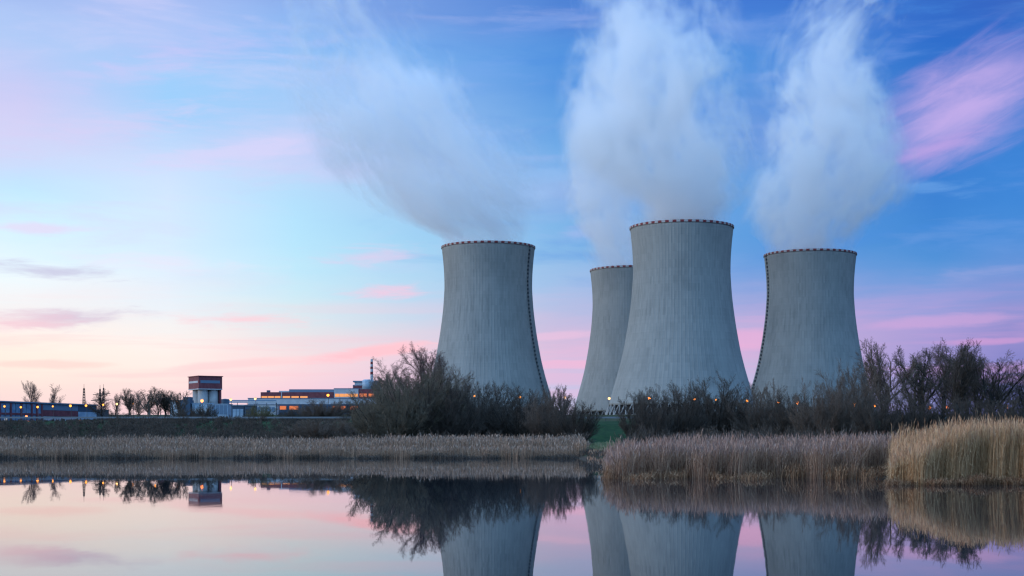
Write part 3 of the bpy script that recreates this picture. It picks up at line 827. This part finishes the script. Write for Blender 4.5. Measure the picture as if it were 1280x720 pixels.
def proto(kind, seed):
    rng = random.Random(seed); segs = []
    if kind == 'tree':
        grow(rng, segs, Vector((0, 0, 0)), Vector((.03, 0, 1)).normalized(), 10.5, .24, 0, P_tree); cut = 1
    elif kind == 'willow':
        grow(rng, segs, Vector((0, 0, 0)), Vector((.1, 0, 1)).normalized(), 4.5, .32, 0, P_willow); cut = 1
    else:
        ns = 46
        for i in range(ns):
            t_ = (i+.5)/ns; tl = R(4+54*math.sqrt(t_)); a = i*2.39996
            L_ = (8.3-3.2*t_)*rng.uniform(.88, 1.04)
            d_ = Vector((math.sin(tl)*math.cos(a), math.sin(tl)*math.sin(a), math.cos(tl)))
            grow(rng, segs, Vector((rng.gauss(0, .5), rng.gauss(0, .5), -.2)), d_, L_, .07, 0, P_shrub)
        cut = 0
    S = np.array(segs)
    return dict(trunk=[s for s in segs if s[8] <= cut], crown=[s for s in segs if s[8] > cut], top=np.percentile(S[:, 5], 99.7), w=np.percentile(np.abs(S[:, 3:5]), 97)*2, cache={})
PROTO = {}
for kind, seeds in (('tree', (11, 12, 13)), ('willow', (21, 22)), ('shrub', (31, 32, 33))):
    PROTO[kind] = [proto(kind, s) for s in seeds]
def plant(kind, v, X, Y, Wpx, d, tw, name, label, cat, group=None, rot=None, base=None):
    """a plant whose top shows at row Y and whose crown is Wpx wide when seen at distance d"""
    pr = PROTO[kind][v]; key = tw
    if key not in pr['cache']:
        pr['cache'][key] = (segs_mesh('trunk', pr['trunk'], M_bark if tw not in ('brown', 'olive') else TW['brown']), segs_mesh('crown', pr['crown'], TW[tw]))
    x = px(X, d); z0 = gz(x, d) if base is None else base
    H = pz(Y, d)-z0; w_ = Wpx*d/F
    t = thing(name, label, cat, (x, d, z0), rot if rot is not None else (X*1.7) % 6.28, group)
    k = w_/pr['w']; t.scale = (k, k, H/pr['top'])
    nm = 'trunk' if kind != 'shrub' else 'stem'
    link(nm, pr['cache'][key][0], t); link('crown', pr['cache'][key][1], t)
    return t
G_w = 'willow thickets along the pond'
G_t = 'tall bare trees on the right bank'
# big thicket left of and before the isolated tower
plant('tree', 0, 528, 430, 78, 232, 'red', 'bare_tree', 'tall reddish bare tree rising out of the big thicket', 'tree')
plant('tree', 1, 548, 436, 60, 236, 'red', 'bare_tree', 'bare tree touching the left edge of the isolated tower', 'tree')
plant('tree', 2, 500, 446, 62, 238, 'red', 'bare_tree', 'shorter reddish bare tree on the left shoulder of the big thicket', 'tree')
plant('tree', 0, 482, 464, 44, 242, 'red', 'bare_tree', 'low reddish bare tree right of the vent stack', 'tree', rot=2.0)
plant('shrub', 0, 520, 464, 118, 205, 'grey', 'willow_shrub', 'largest round grey willow shrub, left of the isolated tower', 'shrub', G_w)
plant('shrub', 2, 548, 458, 96, 216, 'brown', 'willow_shrub', 'brown willow shrub between the reddish trees and the isolated tower', 'shrub', G_w, rot=3.9)
plant('shrub', 0, 500, 470, 90, 214, 'brown', 'willow_shrub', 'brown willow shrub behind the largest round one on its left', 'shrub', G_w, rot=5.1)
plant('shrub', 1, 490, 484, 92, 198, 'grey', 'willow_shrub', 'grey willow shrub at the left end of the big thicket', 'shrub', G_w)
plant('shrub', 2, 562, 478, 84, 202, 'dark', 'willow_shrub', 'dark willow shrub under the left flank of the isolated tower', 'shrub', G_w)
plant('shrub', 0, 604, 478, 84, 214, 'dark', 'willow_shrub', 'dark willow shrub before the left half of the isolated tower', 'shrub', G_w, rot=1.1)
plant('shrub', 1, 648, 484, 84, 206, 'dark', 'willow_shrub', 'dark willow shrub before the right half of the isolated tower', 'shrub', G_w, rot=2.3)
plant('shrub', 2, 684, 488, 66, 200, 'brown', 'willow_shrub', 'brownish willow shrub at the right foot of the isolated tower', 'shrub', G_w)
plant('willow', 0, 707, 482, 44, 216, 'red', 'willow_tree', 'sparse willow with sky behind it, right of the isolated tower', 'tree')
plant('shrub', 1, 718, 499, 56, 196, 'dark', 'willow_shrub', 'low dark shrub on the left edge of the green gap', 'shrub', G_w)
# thickets before the largest tower
plant('shrub', 2, 806, 492, 66, 190, 'dark', 'willow_shrub', 'thin dark shrub before the left leg of the largest tower', 'shrub', G_w, rot=.4)
plant('tree', 1, 806, 487, 30, 226, 'dark', 'bare_tree', 'small bare tree before the raked legs of the largest tower', 'tree')
plant('shrub', 0, 846, 484, 74, 196, 'dark', 'willow_shrub', 'dark shrub under the middle of the largest tower', 'shrub', G_w, rot=3.0)
plant('shrub', 1, 890, 474, 92, 204, 'dark', 'willow_shrub', 'tallest round shrub before the right flank of the largest tower', 'shrub', G_w, rot=4.0)
plant('shrub', 2, 952, 481, 78, 200, 'brown', 'willow_shrub', 'brown shrub below the wedge of sky between two towers', 'shrub', G_w, rot=5.0)
plant('shrub', 0, 990, 491, 66, 192, 'dark', 'willow_shrub', 'dark shrub before the left foot of the tower beside the bare trees', 'shrub', G_w, rot=.9)
plant('shrub', 1, 1030, 480, 74, 186, 'brown', 'willow_shrub', 'brown shrub before the middle of the tower beside the bare trees', 'shrub', G_w, rot=1.9)
plant('shrub', 2, 1062, 458, 74, 190, 'brown', 'willow_shrub', 'tall brown shrub on the right flank of the rightmost tower', 'shrub', G_w, rot=2.6)
# right hand trees
plant('willow', 0, 1103, 424, 76, 200, 'brown', 'bare_tree', 'tall open bare tree right of the rightmost tower', 'tree', G_t, rot=.5)
plant('tree', 2, 1078, 440, 50, 212, 'brown', 'bare_tree', 'slim bare tree against the right edge of the rightmost tower', 'tree', G_t)
plant('willow', 1, 1158, 430, 76, 206, 'dark', 'bare_tree', 'bare tree second in the right hand row, lower than its right neighbour', 'tree', G_t)
plant('tree', 0, 1178, 424, 74, 214, 'red', 'bare_tree', 'reddish topped bare tree in the row at the right', 'tree', G_t, rot=4.0)
plant('willow', 0, 1200, 427, 76, 198, 'dark', 'bare_tree', 'dense dark bare tree in the middle of the right hand row', 'tree', G_t, rot=3.3)
plant('tree', 1, 1226, 436, 74, 206, 'dark', 'bare_tree', 'bare tree left of the last two in the right hand row', 'tree', G_t, rot=1.4)
plant('tree', 0, 1142, 438, 66, 216, 'brown', 'bare_tree', 'brownish bare tree filling the notch right of the tall open bare tree', 'tree', G_t, rot=2.7)
plant('tree', 1, 1213, 430, 80, 222, 'red', 'bare_tree', 'reddish bare tree standing behind the densest trees on the right', 'tree', G_t, rot=.3)
plant('tree', 2, 1256, 440, 76, 224, 'brown', 'bare_tree', 'brownish bare tree behind the rounded one next to last on the right', 'tree', G_t, rot=1.0)
plant('willow', 1, 1246, 444, 76, 200, 'dark', 'bare_tree', 'rounded bare tree next to last in the right hand row', 'tree', G_t, rot=2.4)
plant('tree', 2, 1274, 452, 70, 204, 'dark', 'bare_tree', 'bare tree cut by the right edge of the picture', 'tree', G_t, rot=5.2)
plant('willow', 0, 1300, 450, 80, 200, 'dark', 'bare_tree', 'bare tree beyond the end of the right hand row', 'tree', G_t, rot=5.9)
plant('shrub', 0, 1098, 492, 62, 178, 'dark', 'willow_shrub', 'dark shrub round the foot of the tall open bare tree', 'shrub', G_w, rot=2.2)
plant('shrub', 1, 1142, 490, 70, 180, 'dark', 'willow_shrub', 'dark shrub behind the left end of the tan reeds', 'shrub', G_w, rot=3.2)
plant('shrub', 2, 1188, 498, 74, 178, 'dark', 'willow_shrub', 'low dark shrub behind the middle of the tan reeds', 'shrub', G_w, rot=4.2)
plant('shrub', 0, 1236, 498, 74, 176, 'dark', 'willow_shrub', 'low dark shrub behind the right part of the tan reeds', 'shrub', G_w, rot=5.2)
plant('shrub', 1, 1280, 498, 70, 176, 'dark', 'willow_shrub', 'low dark shrub at the right edge behind the tan reeds', 'shrub', G_w, rot=.2)
# far bank on the left
plant('tree', 1, 42, 476, 24, 720, 'red', 'bare_tree', 'rounder of two small bare trees behind the low blue building', 'tree')
plant('tree', 2, 66.5, 480, 22, 720, 'red', 'bare_tree', 'pointed one of two small bare trees behind the low blue building', 'tree')
plant('tree', 0, 127, 487, 30, 560, 'dark', 'bare_tree', 'bare tree in front of the two pylons', 'tree')
plant('tree', 1, 143, 492, 18, 540, 'dark', 'bare_tree', 'small bare tree at the right end of the low blue building', 'tree')
plant('tree', 2, 175, 487, 34, 412, 'brown', 'bare_tree', 'brownish bare tree between the two leftmost willows before the silo tower', 'tree')
plant('tree', 0, 198, 486, 34, 414, 'brown', 'bare_tree', 'bare tree behind the small dark red block', 'tree', rot=1.8)
plant('tree', 1, 218, 489, 34, 416, 'brown', 'bare_tree', 'brownish bare tree before the grey blue shed', 'tree', rot=.8)
plant('willow', 0, 164, 486, 34, 400, 'brown', 'willow_tree', 'leftmost willow of the row before the silo tower', 'tree', 'willows on the bank')
plant('willow', 1, 187, 484, 40, 400, 'brown', 'willow_tree', 'largest spreading willow of the row before the silo tower', 'tree', 'willows on the bank', rot=2.0)
plant('willow', 0, 209, 488, 34, 404, 'dark', 'willow_tree', 'leaning willow just right of the dark red block', 'tree', 'willows on the bank', rot=2.9)
plant('willow', 1, 226, 488, 28, 408, 'brown', 'willow_tree', 'willow nearest the silo tower', 'tree', 'willows on the bank', rot=4.4)
plant('shrub', 0, 152, 516, 40, 330, 'dark', 'willow_shrub', 'low dark bush on the bank left of the willow row', 'shrub')
plant('shrub', 1, 255, 505, 30, 350, 'dark', 'willow_shrub', 'dark bush on the bank before the silo tower', 'shrub')
plant('shrub', 2, 230, 512, 40, 345, 'dark', 'willow_shrub', 'low dark bush left of the silo tower foot', 'shrub')
plant('shrub', 0, 326, 507, 34, 380, 'olive', 'willow_shrub', 'yellowish olive bush on the bank left of the power hall', 'shrub', rot=1.0)
plant('shrub', 1, 402, 500, 56, 330, 'brown', 'willow_shrub', 'brown bush on the bank before the power hall', 'shrub', rot=1.6)
plant('shrub', 2, 366, 510, 40, 360, 'dark', 'willow_shrub', 'low bush between the olive bush and the brown bush', 'shrub', rot=2.6)
plant('tree', 0, 437, 500, 22, 360, 'dark', 'bare_tree', 'small bare tree before the white topped block', 'tree', rot=.6)
plant('tree', 2, 425, 498, 14, 366, 'dark', 'bare_tree', 'thin bare sapling right of the brown bush', 'tree', rot=.6)
plant('shrub', 2, 455, 502, 44, 300, 'dark', 'willow_shrub', 'dark bush at the left skirt of the big thicket', 'shrub', rot=3.6)
plant('shrub', 0, 400, 524, 90, 245, 'brown', 'willow_shrub', 'broad low brown bush on the slope before the power hall', 'shrub', rot=4.1)

# low tangle of scrub covering the bank: one mass
rng = random.Random(5); cl = []
for c_ in range(3):
    segs = []
    for i in range(11):
        a = i*2.4; tl = R(10+50*i/11)
        grow(rng, segs, Vector((rng.gauss(0, .35), rng.gauss(0, .35), -.1)), Vector((math.sin(tl)*math.cos(a), math.sin(tl)*math.sin(a), math.cos(tl))), rng.uniform(1.5, 2.6), .03, 0,
             dict(n=[3,2,1], tip=[.5,.6,.7], wob=[.1,.15,.2], up=[.03,.03,.02], start=[0,0], kids=[2.2,2], ang=[(20,55),(25,60)], ratio=[.5,.55], rr=[.65,.75], rmin=.022))
    cl.append(np.array(segs))
def scrub(label, spots, m, name='undergrowth'):
    big = []
    rs = np.random.RandomState(len(spots))
    for (x, y, s) in spots:
        S = cl[rs.randint(3)].copy(); a = rs.uniform(0, 6.28); ca, sa = math.cos(a), math.sin(a)
        for o_ in (0, 3):
            xx, yy = S[:, o_]*ca-S[:, o_+1]*sa, S[:, o_]*sa+S[:, o_+1]*ca
            S[:, o_] = xx*s+x; S[:, o_+1] = yy*s+y; S[:, o_+2] = S[:, o_+2]*s+gz(x, y)
        big.append(S)
    tag(link(name, segs_mesh(name, np.concatenate(big), m)), label, 'undergrowth', 'stuff')
rs = np.random.RandomState(3)
sp = []
for i in range(900):
    y = rs.uniform(236, 306); X = rs.uniform(-30, 470)
    sp.append((px(X, y), y, min(rs.uniform(.55, .95), max(.12, (EYE+rs.uniform(21.5, 30 if 130 < X < 335 else 25)*y/F-gz(0, y))/3.0))))
for i in range(160):
    y = rs.uniform(302, 330); X = rs.uniform(-30, 470)
    sp.append((px(X, y), y, rs.uniform(.12, .3) if X < 145 or 285 < X < 380 else rs.uniform(.3, .6)))
scrub('dark low scrub covering the bank below the buildings', sp, TW['dark'])
sp = []
for i in range(420):
    y = rs.uniform(180, 300); X = rs.uniform(455, 728)
    if X > 700 and y > 240: continue
    sp.append((px(X, y), y, rs.uniform(.6, 1.2)))
scrub('dark low scrub under the willow thicket before the isolated tower', sp, TW['dark'])
sp = []
for i in range(700):
    y = rs.uniform(150, 300); X = rs.uniform(786, 1310)
    if X < 800 and y > 200: continue
    sp.append((px(X, y), y, rs.uniform(.6, 1.2)))
scrub('dark low scrub under the shrubs and trees on the right', sp, TW['dark'])

# ------------------------------------------------------------------ reeds
def reeds(name, label, spots, h, m, plume_m, seed, lean=.10, w=.014, plume=.9, leaves=2, wind=(.05, 0), pmax=.035):
    rs = np.random.RandomState(seed)
    x, y = spots[:, 0], spots[:, 1]; n = len(x)
    s = shore(x); z = np.where(y < s-1, -.25, ground(x, y))
    H = h(x, y)*rs.normal(1, .12, n).clip(.5, 1.35)
    az_ = rs.uniform(0, 2*math.pi, n); ln = np.abs(rs.normal(0, lean, n))
    dx = np.cos(az_)*ln+wind[0]; dy = np.sin(az_)*ln+wind[1]
    face = rs.uniform(0, math.pi, n); fx, fy = np.cos(face), np.sin(face)
    Vs = []; Qs = []; off = 0; mi = []
    def ribbon(pts, ws, fx, fy, mat_i):
        nonlocal off
        k = len(pts)
        for p, q in zip(pts, ws):
            Vs.append(np.stack([p[0]-fx*q, p[1]-fy*q, p[2]], -1)); Vs.append(np.stack([p[0]+fx*q, p[1]+fy*q, p[2]], -1))
        nn = len(pts[0][0]); b = np.arange(nn)
        for i in range(k-1):
            Qs.append(np.stack([off+2*i*nn+b, off+(2*i+1)*nn+b, off+(2*i+3)*nn+b, off+(2*i+2)*nn+b], -1)); mi.append(np.full(nn, mat_i))
        off += 2*k*nn
    P = lambda f: (x+dx*H*f**1.6, y+dy*H*f**1.6, z+(H)*f*(1-.25*ln*f))
    ww = w*rs.uniform(.7, 1.4, n)
    ribbon([P(0), P(.5), P(.95)], [ww*1.2, ww, ww*.5], fx, fy, 0)
    # feathery heads
    sel = rs.uniform(0, 1, n) < plume
    def sub(p): return tuple(c[sel] for c in p)
    tip = sub(P(.93)); pl = rs.uniform(.18, .32, n)[sel]; pw = rs.uniform(.35, 1, n)[sel]*pmax
    nx_, ny_ = dx[sel]*.9+rs.normal(0, .25, sel.sum()), dy[sel]*.9+rs.normal(0, .25, sel.sum())
    Pp = lambda f: (tip[0]+nx_*pl*f, tip[1]+ny_*pl*f, tip[2]+pl*f)
    ribbon([Pp(-.25), Pp(.25), Pp(.6), Pp(1)], [pw*.2, pw, pw*.8, pw*.1], fx[sel], fy[sel], 1)
    for l in range(leaves):
        f = rs.uniform(.2, .85, n); p = P(f); a = rs.uniform(0, 2*math.pi, n); L_ = rs.uniform(.25, .55, n)
        ca, sa = np.cos(a), np.sin(a); up = rs.uniform(.2, .9, n)
        p2 = (p[0]+ca*L_*.55, p[1]+sa*L_*.55, p[2]+L_*up*.6); p3 = (p[0]+ca*L_, p[1]+sa*L_, p[2]+L_*(up*.6-.25))
        ribbon([p, p2, p3], [ww*.8, ww*.9, ww*.1], -sa, ca, 0)
    me = mesh_np(name, np.concatenate(Vs), np.concatenate(Qs), [m, plume_m], np.concatenate(mi))
    return tag(link(name, me), label, 'reeds', 'stuff')
M_rgrey = mat('grey brown reed stalks', (.2,.15,.12), .85, island_colours((.13,.075,.05),(.30,.185,.12),(.45,.30,.20)), .15)
M_rpink = mat('pink brown reed stalks', (.25,.17,.13), .85, island_colours((.11,.055,.035),(.34,.19,.12),(.50,.32,.21)), .15)
M_rtan = mat('tan reed stalks', (.4,.28,.15), .85, island_colours((.36,.185,.085),(.60,.34,.165),(.72,.47,.26)), .15)
M_rrust = mat('rusty reed stubble', (.25,.12,.05), .85, island_colours((.12,.05,.028),(.30,.145,.07),(.48,.28,.16)), .15)
M_rdark = mat('dark reed stubble', (.06,.045,.035), .8, island_colours((.03,.024,.02),(.07,.052,.04),(.14,.10,.075)), .2)
M_pgrey = mat('pale reed heads', (.4,.33,.29), .95, island_colours((.18,.115,.085),(.32,.22,.165),(.46,.35,.275)), .1)
M_ppink = mat('mauve brown reed heads', (.3,.21,.2), .95, island_colours((.21,.12,.095),(.34,.21,.165),(.44,.30,.24)), .1)
M_ptan = mat('tan reed heads', (.4,.25,.14), .95, island_colours((.30,.15,.085),(.50,.28,.16),(.60,.38,.23)), .1)
def scatter(n, seed, y0, y1, X0, X1, pw=1.6, wave=1.0):
    rs = np.random.RandomState(seed)
    y = y0+(y1-y0)*rs.uniform(0, 1, n)**pw; X = rs.uniform(X0, X1, n)
    y = y+wave*(1.3*np.sin(X*.045+seed)+.8*np.sin(X*.13+seed*2))
    return np.stack([px(X, y), y], -1)
def patch(x, y, a, b, seed):
    return a+b*(np.sin(x*.9+seed)+np.sin(x*.37+y*.6+seed*2)+.7*np.sin(x*2.3+seed*3))/2.7
reeds('reed_bed', 'wide bed of grey brown reeds along the far shore on the left', scatter(38000, 1, 157, 186, -40, 732, 1.1), lambda x, y: np.minimum(patch(x, y, 1.35, .18, 1.0)+.5*sstep(158, 176, y), .5+(9.3-x).clip(0)*1.0), M_rgrey, M_pgrey, 1, plume=.5, pmax=.04, w=.013)
reeds('reed_fringe', 'taller pale tufted reeds before the thicket of the isolated tower', scatter(2600, 6, 168, 182, 480, 736), lambda x, y: np.minimum(patch(x, y, 2.05, .2, 4.0), .6+(9.6-x).clip(0)*1.0), M_rgrey, M_pgrey, 6, plume=1, pmax=.05)
reeds('reed_fringe', 'added dark stubble darkening the water line of the far grey reeds', scatter(5200, 10, 155.4, 158, -40, 740, 1), lambda x, y: patch(x, y, .62, .42, 2.5).clip(.08, 2), M_rdark, M_rdark, 10, plume=.0, lean=.4, w=.014)  # dark stalks added to deepen the foot of the bed and its reflection
reeds('reed_fringe', 'low brown stalks in the muddy inlet below the green gap', scatter(900, 12, 104, 150, 733, 758, 1), lambda x, y: patch(x, y, .55, .25, 2.5).clip(.1, 2), M_rdark, M_rpink, 12, plume=.3, lean=.3, w=.012)
reeds('reed_bed', 'mauve brown reed bed on the near shore before the largest tower', scatter(20000, 2, 80.5, 96, 756, 1128, 1.2), lambda x, y: np.minimum(patch(x, y, 1.95, .12, 2.0), 1.0+(x-5.2)*.75), M_rpink, M_ppink, 2, plume=.8, lean=.15, pmax=.024, w=.008)
reeds('reed_fringe', 'broken rusty stalks at the water line of the mauve brown reeds', scatter(2200, 7, 79.0, 82, 752, 1120, 1), lambda x, y: patch(x, y, .8, .55, 5.0).clip(.15, 2)*1.0, M_rrust, M_rpink, 7, plume=.0, lean=.45, w=.009)
reeds('reed_bed', 'tall tan reed bed on the right', scatter(26000, 3, 69.8, 80, 1112, 1330, 1.3, .4), lambda x, y: np.minimum(patch(x, y, 2.84, .12, 3.0), 1.25+(x-18.6)*.43), M_rtan, M_ptan, 3, plume=.6, lean=.05, pmax=.018, w=.008)
reeds('reed_fringe', 'rusty brown reed stubble at the foot of the tan reeds', scatter(4200, 8, 68.8, 70.6, 1108, 1330, 1, .3), lambda x, y: patch(x, y, .62, .25, 6.0).clip(.1, 2), M_rrust, M_rtan, 8, plume=.0, lean=.25, w=.008)
reeds('meadow_grass', 'pale dry grass at the foot of the green bank', scatter(5000, 9, 172, 236, 715, 800, 1), lambda x, y: patch(x, y, .35, .1, 6.0), mat('dry grass', (.2,.2,.09), .9, island_colours((.10,.13,.05),(.2,.2,.09),(.28,.26,.14))), M_pgrey, 9, plume=.0, lean=.3)
